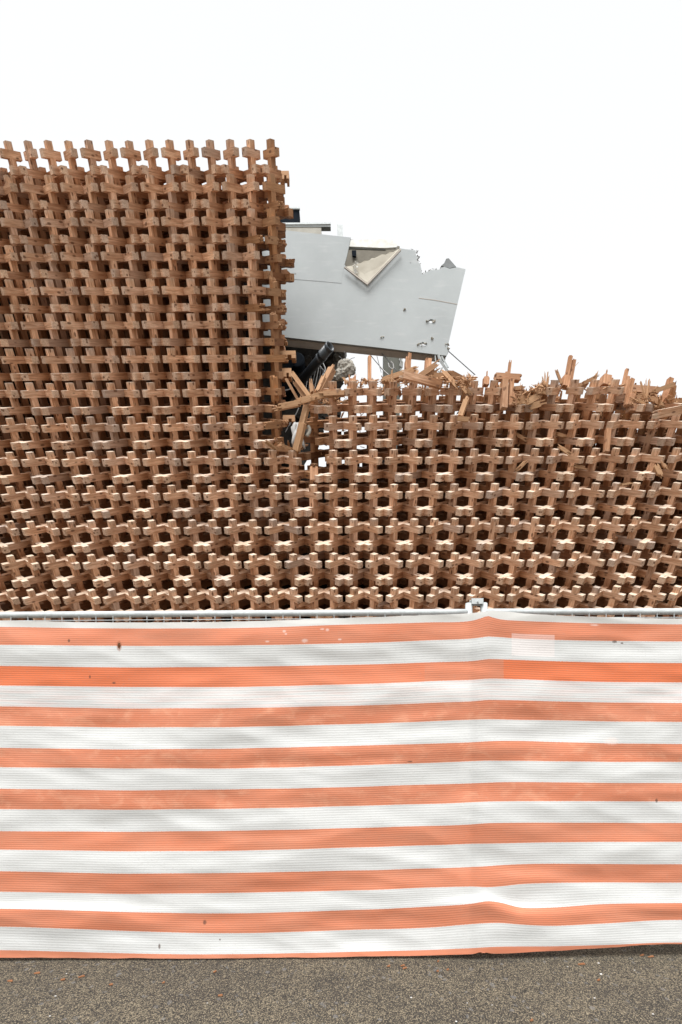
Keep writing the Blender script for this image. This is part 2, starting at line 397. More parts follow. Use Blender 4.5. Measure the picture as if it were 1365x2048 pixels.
# the fascia carries two small punched holes: built from pieces that leave them open
def fascia(out,holes,Y,dep):
    import bmesh
    bm=bmesh.new(); 
    from mathutils.geometry import delaunay_2d_cdt
    from mathutils import Vector as V
    allp=[];edges=[];
    for lp in [out]+holes:
        n0=len(allp); allp+= [V(p) for p in lp]; edges+=[(n0+i,n0+(i+1)%len(lp)) for i in range(len(lp))]
    vs,es,fs,_,_,_=delaunay_2d_cdt(allp,edges,[],0,1e-4)
    def inside(p,lp):
        c=False;j=len(lp)-1
        for i in range(len(lp)):
            if (lp[i][1]>p[1])!=(lp[j][1]>p[1]) and p[0]<(lp[j][0]-lp[i][0])*(p[1]-lp[i][1])/(lp[j][1]-lp[i][1])+lp[i][0]: c=not c
            j=i
        return c
    good=[f for f in fs if inside(sum((vs[i] for i in f),V((0,0)))/3,out) and not any(inside(sum((vs[i] for i in f),V((0,0)))/3,h) for h in holes)]
    P=[at(v.x,v.y,Y) for v in vs]; n=len(P)
    m=MB(); F=[tuple(f) for f in good]+[tuple(i+n for i in f[::-1]) for f in good]
    cnt={}
    for f in good:
        for a,b in ((f[0],f[1]),(f[1],f[2]),(f[2],f[0])): cnt[(a,b)]=1
    for (a,b) in cnt:
        if (b,a) not in cnt: F.append((b,a,a+n,b+n))
    m.add(P+[p+Vector((0,dep,0)) for p in P],F)
    return m
rj=random.Random(5)
def jagline(p,q,n,amp):
    return [(p[0]+(q[0]-p[0])*t/n+rj.uniform(-amp,amp),p[1]+(q[1]-p[1])*t/n+rj.uniform(-amp,amp)) for t in range(1,n)]
upper=[(470,451),(566,459.5),(702,475),(699,489),(694,512),(689,527),(692,533),(713,549),(735,565)]+jagline((735,565),(799,497),5,.4)+\
  [(800,496),(812,498),(822,499)]+jagline((822,499),(835,502),3,1)+[(833,511),(838,514),(834,519),(840,527),(843,536),(845,549),(849,546)]+jagline((849,546),(866,539),4,1.2)+[(878,539),(884,535),(889,533),(900,537),(914,534),(932,538),(915.5,609),(905,655),(896.5,692),(899,700),(893.5,711),(760,695),(650,683),(566,673.5),(470,665)]
def blob(cx,cy,rx,ry,n=11,sd=1):
    r=random.Random(sd); return [(cx+rx*math.cos(2*PI*i/n)*r.uniform(.55,1.15),cy+ry*math.sin(2*PI*i/n)*r.uniform(.55,1.15)) for i in range(n)]
m=fascia(upper,[blob(863,642,8,4,11,3),blob(846,687.5,9.5,3.6,12,5),blob(894.5,689,1.5,1.5,5,2),[(691,535),(692,534),(693,537)]],YB,.05); m.build('fascia',PANEL,bd)
m=fascia([(470,451),(566,459.5),(702,474.5),(699,489),(694,512),(689,530),(683,566),(640,562),(560,556),(470,550)],[],YB-.004,.003); m.build('overlap_sheet',PANEL,bd)
m=fascia([(838,595),(870,599),(916,607.5),(915.6,608.6),(870,600.2),(838,596)],[],YB-.004,.003); m.build('crack_lip',SOFFIT,bd)
r=random.Random(8); TEM=plain('torn_grey_edge',(.17,.175,.17),(.28,.27,.25),9)
tp=[(822,499),(835,502),(833,511),(838,514),(834,519),(840,527),(843,536),(845,549),(849,546),(858,542),(866,539),(884,535)]
for q in range(len(tp)-1):
    for t in range(3):
        m=MB()
        f=r.random(); x=tp[q][0]+(tp[q+1][0]-tp[q][0])*f; y=tp[q][1]+(tp[q+1][1]-tp[q][1])*f
        d=Vector((r.uniform(-1,1),-.4,r.uniform(-1,1))).normalized(); u=d.orthogonal().normalized()
        m.box(at(x+r.uniform(-1.5,1.5),y+r.uniform(-1.5,1),YB+.02),.03*r.uniform(.3,1),.012,.003,(d,u,d.cross(u)))
        m.build('torn_edge',TEM,bd)
# curled plaster at the holes
for cx,cy,s in ((866,641,6),(855,641,3),(840,689,5),(851,686,3),(808,618,4),(866,676,3),(766,673,4),(894,688,4),(897,696,3)):
    r=random.Random(int(cx*cy)); 
    m=MB()
    for t in range(4):
        c=at(cx+r.uniform(-s,s),cy+r.uniform(-s*.4,s*.4),YB-.012)
        q=Vector((r.uniform(-1,1),-r.uniform(.2,1),r.uniform(-1,1))).normalized(); u=q.orthogonal().normalized()
        m.box(c,.028*r.uniform(.4,1),.014*r.uniform(.4,1),.003,(u,q.cross(u),q))
    m.build('torn_plaster',FLAPM,bd)
# grey shard at the back of the torn edge
poly('torn_shard',[(883,531),(889,526),(893,517),(898,516),(913,533),(900,536)],YB+.10,.03,PLN:=plain('dark_grey_shard',(.22,.23,.235),(.16,.17,.17),6))
# soffit under the fascia: sloping box
m=MB(); a0,a1=at(470,664.5,YB+.052),at(892,710,YB+.052)
bk=Vector((0,.09,0)); dn=Vector((0,0,-.035))
m.add([a0,a1,a1+bk,a0+bk]+[p+dn for p in (a0,a1,a1+bk,a0+bk)],[(0,1,2,3),(7,6,5,4),(0,4,5,1),(1,5,6,2),(2,6,7,3),(3,7,4,0)])
m.v[6]=tuple(Vector(m.v[6])+Vector((0,0,-.055))); m.v[7]=tuple(Vector(m.v[7])+Vector((0,0,-.075)))
m.build('soffit',SOFFIT,bd)
# folded back triangle of board
m=MB(); T=[at(692,533,YB-.02),at(735,565.5,YB-.05),at(801,497,YB-.02),at(795,499,YB+.02),at(787,504,YB+.03),at(781,503,YB+.03),at(772,509,YB+.04),at(765,508,YB+.05),at(757,512,YB+.06),at(750,516,YB+.07),at(744,516,YB+.07),at(738,521,YB+.06),at(729,521,YB+.05),at(722,526,YB+.05),at(709,527,YB+.03),at(704,531,YB+.02)]
m.prism(T,.03); m.build('folded_flap',FLAPM,bd)
m=MB(); r=random.Random(3)
for q in range(14):
    c=at(r.uniform(706,716),r.uniform(524,545),YB-.07); d=Vector((r.uniform(-.5,.5),-.4,r.uniform(-1,1))).normalized(); u=d.orthogonal().normalized()
    m.box(c,.035,.008,.004,(d,u,d.cross(u)))
m.build('crumpled_sheet',WHITE,bd)
poly('edge_trim',[(691,533),(735,566),(802,497),(803,499),(735,569),(689,534)],YB-.085,.03,SOFFIT)
# interior seen through the tear, gutter, roof, post, dark box, column
poly('inner_wall',[(640,470),(800,492),(800,545),(640,560)],YB+.62,.06,INNER)
m=MB(); 
poly('roof_sheet',[(690,484),(703,479.5),(742,478.5),(766,477.5),(783,479),(790,483),(796,491),(793,494),(768,495.5),(735,494),(700,492.5),(688,492)],YB+.12,.05,WHITE)
poly('sheet_edge',[(690,493),(735,495),(768,496.5),(772,499),(735,497.5),(690,496)],YB+.14,.03,SLABM)
poly('junction_box',[(704,500),(713,500),(713,512),(705,511)],YB+.55,.04,SLATE)
poly('roof_slab',[(470,448),(661,446),(662,453),(600,453),(470,453)],YB+.42,.10,SLABM)
poly('roof_flashing',[(470,445),(662,444.5),(662,447.5),(470,449)],YB+.31,.03,GALV)
poly('parapet_wall',[(470,452.5),(643,452),(643,478),(470,470)],YB+.43,.2,CREAM)
poly('roof_box',[(500,416),(599,416),(599,449),(500,449)],YB+.6,.25,SLATE)
poly('box_flashing',[(500,413.5),(600,413.5),(600,416.5),(500,416.5)],YB+.57,.05,GALV)
m=MB()
pxbox(m,675,449,686,495,YB+.5,YB+.56); ob=m.build('vent_post',GALV,bd)
poly('column',[(768.5,694),(806,697),(806,716),(802,722),(805,733),(801,745),(799,900),(768.5,900)],YB+1.3,.35,COLM)
m=MB(); r=random.Random(11)
for q in range(16):
    c=at(r.uniform(799,806),r.uniform(708,742),YB+1.27); d=Vector((r.uniform(-.4,.4),-.2,r.choice((-1,1)))).normalized(); u=d.orthogonal().normalized()
    m.box(c,.06*r.uniform(.4,1),.02,.004,(d,u,d.cross(u)))
m.build('peeling_foil',WHITE,bd)
# white scrape
def streak(name,x0,y0,x1,y1,w,Y,mat):
    m=MB(); r=random.Random(int(x0)); n=14
    for t in range(n):
        f=t/n; x=x0+(x1-x0)*f; y=y0+(y1-y0)*f+r.uniform(-w,w)*.5
        a=at(x,y,Y); m.box(a,.045*r.uniform(.5,1.3),.0015,.006*r.uniform(.5,1.5),(Vector((1,0,-.12)).normalized(),Vector((0,1,0)),Vector((.12,0,1)).normalized()))
    return m.build(name,mat,bd)

# dark collapsed interior beneath the fascia
m=MB(); r=random.Random(21)
def rock(mb,c,rad,sq=(1,1,1),seed=0,amp=.35,n=2,**k):
    import bmesh
    bm=bmesh.new(); bmesh.ops.create_icosphere(bm,subdivisions=n,radius=1.)
    sd=Vector((seed*3.7,seed*1.3,seed))
    vs=[]
    for v in bm.verts:
        f=1+amp*noise.noise(v.co*1.6+sd)+amp*.5*noise.noise(v.co*4+sd)
        vs.append(c+Vector((v.co.x*sq[0],v.co.y*sq[1],v.co.z*sq[2]))*rad*f)
    fs=[tuple(v.index for v in f.verts) for f in bm.faces]; bm.free(); mb.add(vs,fs,**k)
cav=MB(); rim=MB()
edge=[(500,672),(692,697),(689,703),(686,712)]+jagline((686,712),(672,742),4,2)+jagline((672,742),(655,782),4,2)+[(650,790),(634,835),(604,885),(598,900),(500,905)]
cav.prism([at(x,y,YB+.5) for x,y in edge],.9)
for t in range(26):
    f=t/26; x=690-f*75+r.uniform(-6,2); y=696+f*185+r.uniform(-4,4)
    rock(rim,at(x,y,YB+.50),.06+.06*r.random(),(1,1,1.3),t,.5,2)
for t in range(30):
    rock(cav,at(r.uniform(570,672),r.uniform(700,870),YB+.47),.07+.07*r.random(),(1.2,.6,1),t+50,.5,2)
rb=cav.build('rubble_mass',RUB); rim.build('broken_wall_edge',plain('brown_broken_masonry',(.17,.15,.125),(.07,.062,.052),14,.95,bump=.8,bscale=40),rb); tag(rb,'dark heap of collapsed interior under the grey fascia','rubble')
# pipe, flex, cables
m=MB(); a,b=at(661,692,YB-1.0),at(566,806,YB+.05); d=(b-a).normalized()
m.tube([a+d*.06,a+d*.2,a+d*.205,a+d*.24,a+d*.245,a+d*.29,a+d*.295,a+d*.34,b],[.088,.088,.096,.096,.086,.086,.095,.080,.080],18)
u=d.cross(Vector((0,0,1))).normalized(); v=d.cross(u)
n=18; vs=[];fs=[]
for rr,x in ((.088,.06),(.092,.0),(.074,.0),(.070,.35)):
    for q in range(n): vs.append(a+d*x+u*(rr*math.cos(2*PI*q/n))+v*(rr*math.sin(2*PI*q/n)))
for l in range(3):
    for q in range(n): fs.append((l*n+q,l*n+(q+1)%n,l*n+n+(q+1)%n,l*n+n+q))
fs.append(tuple(3*n+q for q in range(n))); m.add(vs,fs)
tag(m.build('drain_pipe',PVC,smooth=True),'thick black plastic pipe with open socket end leaning under the grey fascia','pipe')
def board(name,label,cat,x0,y0,x1,y1,wpx,Yn,Yf,th,mat):
    m=MB(); a,b=at(x0,y0,Yn),at(x1,y1,Yf); d=(b-a).normalized(); u=d.cross(Vector((0,1,0))).normalized(); v=d.cross(u)
    m.box((a+b)/2,(b-a).length/2,wpx/F_PX*Yn/2,th,(d,u,v)); return tag(m.build(name,mat),label,cat)
board('dark_board','flat dark blue grey board leaning at the foot of the black pipe','board',574,772,562,800,26,YB+.05,YB+.15,.02,SLATE)
board('hanging_board','dark blue grey strip hanging beside the notched end of a broken beam','board',590,715,574,738,13,YB-.05,YB+.05,.02,SLATE)
m=MB(); c=at(596,733,YB+.25); m.tube([c,c+Vector((.0,-.18,.02)),c+Vector((.0,-.2,.02))],[.15,.15,.12],20)
tag(m.build('round_duct',SLATE,smooth=False),'round dark duct end in the shadow left of the black pipe','duct')
def cable(label,pts,r=.008,mat=CABLE,Y=YB-.3,name='cable',group=None):
    m=MB(); P=[at(x,y,Y+(p[0] if p else 0)) for x,y,*p in pts]
    Q=[]
    for i in range(len(P)-1):                                      # Catmull-Rom smoothing
        p0,p1,p2,p3=P[max(i-1,0)],P[i],P[i+1],P[min(i+2,len(P)-1)]
        for t in range(6):
            t/=6; Q.append(.5*((2*p1)+(p2-p0)*t+(2*p0-5*p1+4*p2-p3)*t*t+(3*p1-p0-3*p2+p3)*t**3))
    Q.append(P[-1]); m.tube(Q,r,6); return tag(m.build(name,mat,smooth=True),label,'cable',group)
PALEC=plain('pale_cable_sheath',(.50,.50,.49),(.40,.40,.39),20,.5)
cable('pale grey cable sagging across the black pipe',[(558,781),(575,780),(592,772),(612,757),(626,745),(638,732),(648,718)],.012,PALEC)
cable('steel wire slanting down to the right from the lower corner of the fascia',[(894,699,.3),(951,749.5,.3)],.009,Y=YB)
cable('thin wire slanting from the fascia to the left of the olive column',[(735,700),(744,713),(760,732),(776,748)],.007,Y=YB+.2)
cable('upper thin wire crossing in front of the olive column',[(759,700),(778,722),(796,744)],.008,Y=YB+.1)
cable('thin wire hanging almost straight down left of the column',[(752,702),(757,722),(763,745)],.005,Y=YB+.2)
cable('wire leading into the broken beams near the column foot',[(760,732),(768,741),(778,750)],.012,PALEC,Y=YB-.1)
cable('bent grey wire hanging behind the leaning broken board',[(647,727),(651,737),(649,745),(645,751)],.010,PALEC)
cable('long pale wire behind the diagonal beam in the gap',[(598,816),(590,832),(578,852)],.008,PALEC)
cable('short pale wire beside the fallen beams at the foot of the gap',[(582,842),(576,855),(571,864)],.008,PALEC)
for q in range(9):
    x=612+q*5; cable('loose thin grey cable hanging in the dark cavity',[(648-q*2.4,712+q*2),(x+9,740+q*2),(x-2,790+q*3)],.006,CABLE if q%3 else PALEC,Y=YB-.12-.02*q,group='thin cables hanging in the cavity')
for lab,p in (('short curved wire sticking up from the concrete lump',[(690,724),(691,708),(688,702)]),('short curved wire sticking left from the concrete lump',[(688,722),(684,717),(678,712)]),('short curved wire sticking right from the concrete lump',[(697,722),(703,717),(710,715)]),('wire looped down across the concrete lump',[(684,734),(683,745),(688,754)])):
    cable(lab,p,.005,Y=YB-.32,name='tie_wire')
m=MB(); rock(m,at(694,736,YB-.05),.148,(1.12,.85,1.0),4,.38,4); rock(m,at(682,748,YB-.05),.115,(1.15,.8,.85),9,.38,4); rock(m,at(674,756,YB-.05),.07,(1,.8,.7),2,.4,3)
tag(m.build('concrete_lump',CONC),'rough grey lump of broken concrete hanging against the sky','concrete lump')
# bent bracket under the fascia corner
m=MB(); 
for p,q,rr in (((877,708),(882,722),.03),((882,722),(897,744),.035),((884,712),(897,735),.02),((871,710),(873,735),.012),((885,735),(880,744),.018),((873,735),(878,744),.012)):
    m.tube([at(*p,YB+.02),at(*q,YB+.02)],rr,4)
tag(m.build('bent_bracket',GALV),'bent metal bracket struts under the lower right corner of the fascia','bracket')
m=MB(); c=at(784,728,YB-.02); 
m.tube([at(777,726,YB),at(779,734,YB),at(785,738,YB),at(788,736,YB)],.012,6); m.tube([at(782,722,YB),at(787,728,YB),at(788,736,YB)],.010,6)
tag(m.build('wire_hook',PALEC),'bent pale hook hanging in front of the olive column','hook')
m=MB(); r=random.Random(4)
for q in range(8):
    pts=[at(586+r.uniform(0,22),846+r.uniform(0,6),8.75)]; 
    for t in range(4): pts.append(pts[-1]+Vector((r.uniform(-.05,.05),r.uniform(-.03,.03),-r.uniform(.05,.14))))
    m.tube(pts,[.03,.045,.04,.03,.01],7)
tag(m.build('grey_rag',PALEC,smooth=True),'crumpled grey rag hanging behind the diagonal beam in the gap','rag')
m=MB(); c=at(614,866,8.6); 
for q in range(12):
    a0=q/12*PI*1.2; a1=(q+1)/12*PI*1.2
    m.tube([c+Vector((.03*math.sin(a0)+.02,-.02,.10-.16*q/12)),c+Vector((.03*math.sin(a1)+.02,-.02,.10-.16*(q+1)/12))],.028,6)
tag(m.build('plaster_curl',CREAM,smooth=True),'curled cream scrap lodged beside the diagonal beam','scrap')

# ------------------------------------------------------------------ broken timber
dn=0
def broken(x0,y0,x1,y1,wpx,label,Y=8.55,dY=0.,j0=1.,j1=1.,tn=.3,name='broken_beam',group=None,mat=FRESH,flat=1.,tw=.785,wx=0.,parent=None):
    global dn; dn+=1
    a,b=at(x0,y0,Y),at(x1,y1,Y+dY); d=(b-a).normalized(); t=wpx/F_PX*Y
    u=d.cross(Vector((0,1,0))).normalized(); v=d.cross(u); 
    u,v=u*math.cos(tw)+v*math.sin(tw),v*math.cos(tw)-u*math.sin(tw)
    s=t/(abs(math.cos(tw))+flat*abs(math.sin(tw)))
    m=MB(); add_bar(m,a,b,u,v,s,s*flat,tn,wx,j0*.7,j1*.7,900+dn)
    ob=m.build(name,mat,parent,loc=(a+b)/2)
    if parent is None: tag(ob,label,'broken beam' if name!='wood_splinter' else 'splinter',group)
    return ob
B_=broken
B_(556,815,602,806,13,'pale splintered beam end lying flat at the left end of the bridging timbers',8.25,.1,.7,1,.1,tw=.3)
B_(590,806,656,786,13,'long pale split beam bridging the gap beside the tower',8.35,.15,1,1.2,.15,tw=.3,flat=.6)
B_(640,789,690,787,10,'flat broken beam joining the bridging timber to the low lattice top',8.45,.1,1,.3,.6,tw=0.1)
B_(585,746,622,796,9,'pale split board leaning down to the right beside the tower',8.45,-.05,.3,.6,.0,tw=.3,flat=.5)
B_(589,764,612,798,8,'darker split board lying under the pale leaning board',8.52,-.05,.3,.6,.9,tw=.3,flat=.5)
B_(573,758,598,802,6,'thin brown stick leaning below the notched beam at the tower edge',8.6,0,.3,.5,.9,tw=.3)
B_(667,734,638,790,17,'wide brown beam with a pale splintered top leaning before the dark cavity',9.1,-.2,1.,.3,.75,tw=.5)
B_(650,752,636,785,12,'shorter broken beam tucked under the wide leaning brown beam',8.95,-.1,.9,.3,.5,tw=.5)
B_(623,768,625,786,9,'short upright splintered stub left of the wide leaning beam',8.6,0,1.2,.2,.5,tw=.3)
B_(614,812,604,852,13,'diagonal broken beam going down through the gap, upper length',8.5,.0,.1,.1,.2,tw=.25)
B_(606,846,593,902,15,'diagonal broken beam going down through the gap, lower length',8.36,.15,.1,.1,.05,tw=.25)
B_(530,884,551,899,5,'thin pale splinter leaning left of the diagonal beam foot',8.4,.1,.3,.3,.1,tw=.3)
B_(533,881,552,896,4,'thinnest splinter lying over the leaning pale splinter',8.37,.1,.3,.3,.3,tw=.3)
B_(553,897,585,900,11,'short broken block lying at the foot of the gap',8.6,.1,1,1,.6,tw=.4)
B_(549,900,563,888,7,'small split block beside the pale splinters',8.65,.1,1,1,.8,tw=.4)
B_(572,893,582,897,6,'tiny pale wedge on the block at the foot of the gap',8.45,.05,1,1,.1,tw=.4)
# standing remains of lattice bars: part of the lattice itself
def stub(*a,**k):
    k.setdefault('mat',WOOD); k['wx']=.3; k.setdefault('name','broken_bar'); k.setdefault('parent',lat); return broken(*a[:5],'',*a[5:],**k)
stub(628.5,962,628.5,934,16,8.56,.0,.1,.4,.4,tw=.0,flat=.6)
# notched side stubs at the tower edge
def notched(x0,y0,x1,w,Y,up=False):
    m=MB(); a=at(x0,y0,Y); b=at(x1,y0,Y); Lx=b.x-a.x; t=w/F_PX*Y
    pr=[(0,0),(Lx,0),(Lx,-t),(Lx*.74,-t),(Lx*.74,-t*.55),(Lx*.48,-t*.55),(Lx*.48,-t),(0,-t)]
    if up: pr=[(x,-t-z) for x,z in pr][::-1]
    P=[a+Vector((x,0,z)) for x,z in pr]
    n=len(P); vs=P+[p+Vector((0,t,0)) for p in P]; fs=[tuple(range(n)),tuple(range(2*n-1,n-1,-1))]+[(i,(i+1)%n,n+(i+1)%n,n+i) for i in range(n)]
    m.add(vs,fs,[((p-a).x+9,p.y,p.z) for p in vs],.3,0.)
    return m.build('notched_bar',FRESH,lat)
notched(560,701,591.5,15,9.1); notched(566,830,590,13,9.0); notched(564,736,583,17,9.0); notched(560,341,578,16,9.2)
for (x0,y0,x1,y1,w) in ((560,422,579,421,14),(560,489,572,486,10),(560,520,572,521,16),(563,552,579,550,16),(560,563,571,563,7),(560,613,572,611,9),(560,648,572,648,14),(562,757,583,757,9),(560,786,570,786,12),(562,807,573,808,12),(558,680,572,680,15),(565,693,566,708,12)):
    stub(x0,y0,x1,y1,w,9.3,.0,.1,.35,.5,tw=.15)
# upright remains above the low lattice
for a in ((739.5,765,739.5,711,7.5,8.9,.0,.1,.5,.5),(704,770,704,760,15,8.7,0,.1,.1,.4),(700,768,699,755,3,8.7,0,.1,.9,.2),(707,768,708,757,4,8.7,0,.1,.9,.2),(710,769,711,756,3,8.7,0,.1,.9,.2),
          (815,748,816,719,12,9.,0,.1,.6,.4),(818,745,820,704,7,9.,0,.1,.5,.3),(855,752,857,719,13,9.,0,.1,.1,.5),
          (972,772,973,754,12,8.8,0,.1,.5,.5),(974,757,975,742,2.5,8.8,0,.1,.2,.8),
          (1008,818,1010,760,13,8.5,0,.1,.0,.8),(1021,812,1024,760,9,8.5,0,.1,.0,.6),(1018,750,1021,723,5.5,8.6,0,.1,.4,.3),(1013,750,1014,744,5,8.6,0,.1,.2,.4),
          (1028,812,1029,789,9,8.5,0,.1,.1,.3),
          (1131,772,1142,712,7.5,8.75,0,.1,.1,.4),(1139,778,1149,720,7,8.75,0,.1,.1,.3),(1130,775,1133,753,14,8.7,0,.1,.1,.5),
          (1210,773,1213,753,18,8.8,0,.1,.1,.5),(1219,773,1221,757,10,8.9,0,.1,.1,.3),(1212,756,1215,740,2.5,8.8,0,.1,.2,.8),
          (1243,790,1255,738,6.5,8.9,0,.1,.1,.5),(1251,790,1256,754,8,8.9,0,.1,.1,.4),
          (1253,812,1265,758,9,8.6,0,.1,.1,.4),(1258,812,1266,788,11,8.57,0,.1,.1,.4),
          (1324,815,1342,757,10.5,8.8,0,.1,.1,.4),(1330,812,1341,787,13,8.77,0,.1,.1,.3),(1213,905,1217,858,10,8.4,0,.1,.1,.3)):
    stub(*a[:5],a[5],a[6],a[7],a[8],a[9],tw=.12,wx=.0)
stub(990,754,1040,757,13,8.52,.05,.2,.3,.6,tw=.1,wx=.3)
stub(1262,779,1315,783,14,8.8,.1,.1,.3,.85,tw=.1,wx=.3)
# big loose pieces on the broken top
B_(762,762,832,738,11,'long splintered beam propped up to the right below the olive column',8.5,.2,1,1.1,.2,tw=.25)
B_(768,764,806,757,10,'broken beam half hidden under the long propped splintered beam',8.6,.2,1,1,.5,tw=.3)
B_(806,749,884,770,17,'large grey weathered beam with a notch lying across the broken lattice top',8.35,-.12,.5,0,.2,tw=.35,mat=WOOD,wx=1)
B_(836,755,873,729,12,'dark split beam rising steeply like a horn in the middle of the heap',8.6,.15,.6,1.1,.95,tw=.3)
B_(830,750,836,742,7,'small pale block against the propped splintered beam',8.55,.05,.5,.5,.2,tw=.3)
B_(846,757,870,742,13,'broken brown block under the horn shaped split beam',8.7,.1,1,1,.8,tw=.3)
B_(862,752,893,754,13,'chunky splintered block at the top of the heap',8.7,.1,1,1.2,.5,tw=.3)
B_(888,744,912,770,10,'split beam sloping down to the right at the right side of the heap',8.5,-.1,.5,.8,.2,tw=.3)
B_(896,744,930,762,13,'dark brown beam fragment under the wire on the right of the heap',8.75,.1,.9,.9,.95,tw=.3)
B_(921,764,948,768,9,'pale layered fragment at the right foot of the heap',8.6,0,1,.8,.3,tw=.3)
B_(920,768,940,786,9,'slanting fragment wedged between two lattice ends below the heap',8.5,0,.5,.8,.4,tw=.3)
B_(939,754,946,768,9,'small upright chip block at the far right of the heap',8.8,0,.8,.5,.6,tw=.3)
B_(934,798,921,834,12,'short beam hanging down from the broken lattice top',8.36,0,.4,.1,.2,tw=.3)
B_(916,837,939,839,10,'foot block of the hanging short beam resting on a lattice arm',8.34,0,.1,.1,.2,tw=.35)
B_(927,776,935,786,9,'small end block just above the hanging short beam',8.42,0,.1,.3,.1,tw=.3)
B_(1024,778,1045,776,9,'splintered beam end pointing right beside the upright remains',8.7,.1,.6,1.4,.5,tw=.3)
B_(1012,789,1026,788,8,'pale block between the two upright remains',8.55,0,.2,.2,.0,tw=.3)
B_(1034,805,1064,789,15,'broad pale split fragment at the left of the splinter slope',8.5,.1,.9,1.2,.25,tw=.35,flat=.5)
B_(1054,804,1076,792,13,'curled pale fragment in the middle of the splinter slope',8.4,.1,.9,1.2,.1,tw=.35,flat=.5)
B_(1040,793,1092,770,8,'long thin broken lath along the top of the splinter slope',8.7,.1,.9,1.,.6,tw=.3)
B_(1062,782,1092,786,6,'flat pale lath crossing the splinter slope',8.45,.05,.9,.3,.15,tw=.3)
B_(1070,792,1092,780,12,'brown fragment behind the flat pale lath',8.8,.1,.9,.3,.85,tw=.3)
B_(1058,815,1080,808,14,'pale split stub at the end of the lattice arm under the splinter slope',8.5,0,.2,1.,.2,tw=.3)
B_(1114,742,1124,768,6,'dark pointed splinter standing left of the tall twin splinters',8.7,0,.9,.1,.9,tw=.3)
B_(1165,768,1186,757,8,'wedge shaped fragment right of the tall twin splinters',8.6,0,.3,1.2,.6,tw=.3)
B_(1164,778,1174,765,10,'broken block leaning on the wedge shaped fragment',8.65,0,.3,.8,.5,tw=.3)
B_(1185,772,1193,750,7,'splintered stub with a dark tip between two lattice tips',8.7,0,.2,1.3,.7,tw=.3)
B_(1150,778,1160,770,9,'small brown fragment beside the twin splinters',8.6,0,.5,.8,.8,tw=.3)
B_(1303,785,1347,769,10,'slim squared beam sloping up to the right with a grey sawn end',8.5,.0,.9,.0,.4,tw=.3)
B_(1268,797,1286,788,8,'broken lath under the fan of standing splinters',8.7,.05,.9,.9,.6,tw=.3)
B_(1278,802,1302,812,6,'pale lath lying at the root of the splinter fan',8.5,.05,.9,.9,.05,tw=.3)
B_(1300,795,1326,810,10,'thick curved fragment right of the splinter fan',8.5,0,.6,1.,.35,tw=.3,flat=.7)
B_(1308,812,1330,815,9,'flat fragment below the thick curved one',8.55,0,.6,.6,.5,tw=.3)
B_(1298,789,1322,800,7,'dark fragment behind the thick curved one',8.9,0,.8,.6,.95,tw=.3)
B_(1256,816,1312,819,16,'broken reddish beam lying level under the splinter fan',8.62,.05,.1,.9,.9,tw=.1,wx=.3,mat=WOOD)
B_(1312,829,1385,815,20,'big pale topped beam running out of the frame at the right edge',8.3,-.1,.9,0,.1,tw=.5,mat=WOOD,wx=1)
B_(1342,806,1380,798,12,'orange splintered fragment above the big pale beam at the right edge',8.8,0,1.2,0,.3,tw=.3)
B_(1228,800,1252,795,14,'grey brown block seated between lattice tip and upright at the right',8.7,0,.2,.2,.95,tw=.4,wx=.5,mat=WOOD)
B_(1125,897,1136,905,8,'small orange fragment caught in the lattice at right of centre',8.35,0,.8,.8,.1,tw=.3)
B_(1312,930,1322,952,11,'orange fragment hanging in the lattice near the right edge',8.35,0,.4,.5,.2,tw=.3)
B_(1326,927,1333,936,7,'tiny fragment next to the hanging one near the right edge',8.4,0,.4,.5,.5,tw=.3)
B_(1240,970,1262,966,5,'flat orange fragment lying on a lattice arm',8.4,0,.8,.8,.1,tw=.3)
B_(1148,932,1165,935,8,'brown fragment lodged below the small orange one',8.6,0,.8,.8,.7,tw=.3)
B_(1040,935,1050,925,8,'fragment lodged in a dark opening below the splinter slope',8.6,0,.8,.8,.4,tw=.3)
B_(1034,870,1046,876,8,'fragment lodged in the opening under the upright remains',8.7,0,.9,.9,.5,tw=.3)
B_(1113,868,1128,872,8,'fragment lodged in the opening under the tall twin splinters',8.7,0,.9,.9,.5,tw=.3)
for q,(x,y,x2,y2) in enumerate(((1292,797,1282,763),(1293,798,1293,759.5),(1294,798,1299,759),(1296,797,1302,761),(1297,796,1316,771),(1290,790,1268,773+12),(1294,798,1290,768))):
    B_(x,y,x2,y2,(4.5,2.2,3.6,1.6,1.4,1.8,2)[q],'thin splinter of the upright fan above the right part of the lattice',8.5,.0,.1,.3,.2+.1*q,name='wood_splinter',group='thin splinters standing in a fan')
for q,(x,y,x2,y2,w) in enumerate(((1090,774,1091,748,3),(1093,774,1097,741,2.5),(1089,772,1086,758,4),(1095,775,1098,756,3),(1083,780,1083,768,4))):
    B_(x,y,x2,y2,w,'thin splinter of the upright bunch at the top of the splinter slope',8.7,.0,.1,.5,.5,name='wood_splinter',group='thin splinters bunched at the slope top')
B_(784,765,784.5,741,3,'single thin splinter standing at the foot of the olive column',8.5,0,.1,.5,.3,name='wood_splinter')
B_(1146,738,1158,724,1,'hair thin splinter curling off the tall twin splinters',8.7,0,.1,.1,.5,name='wood_splinter')
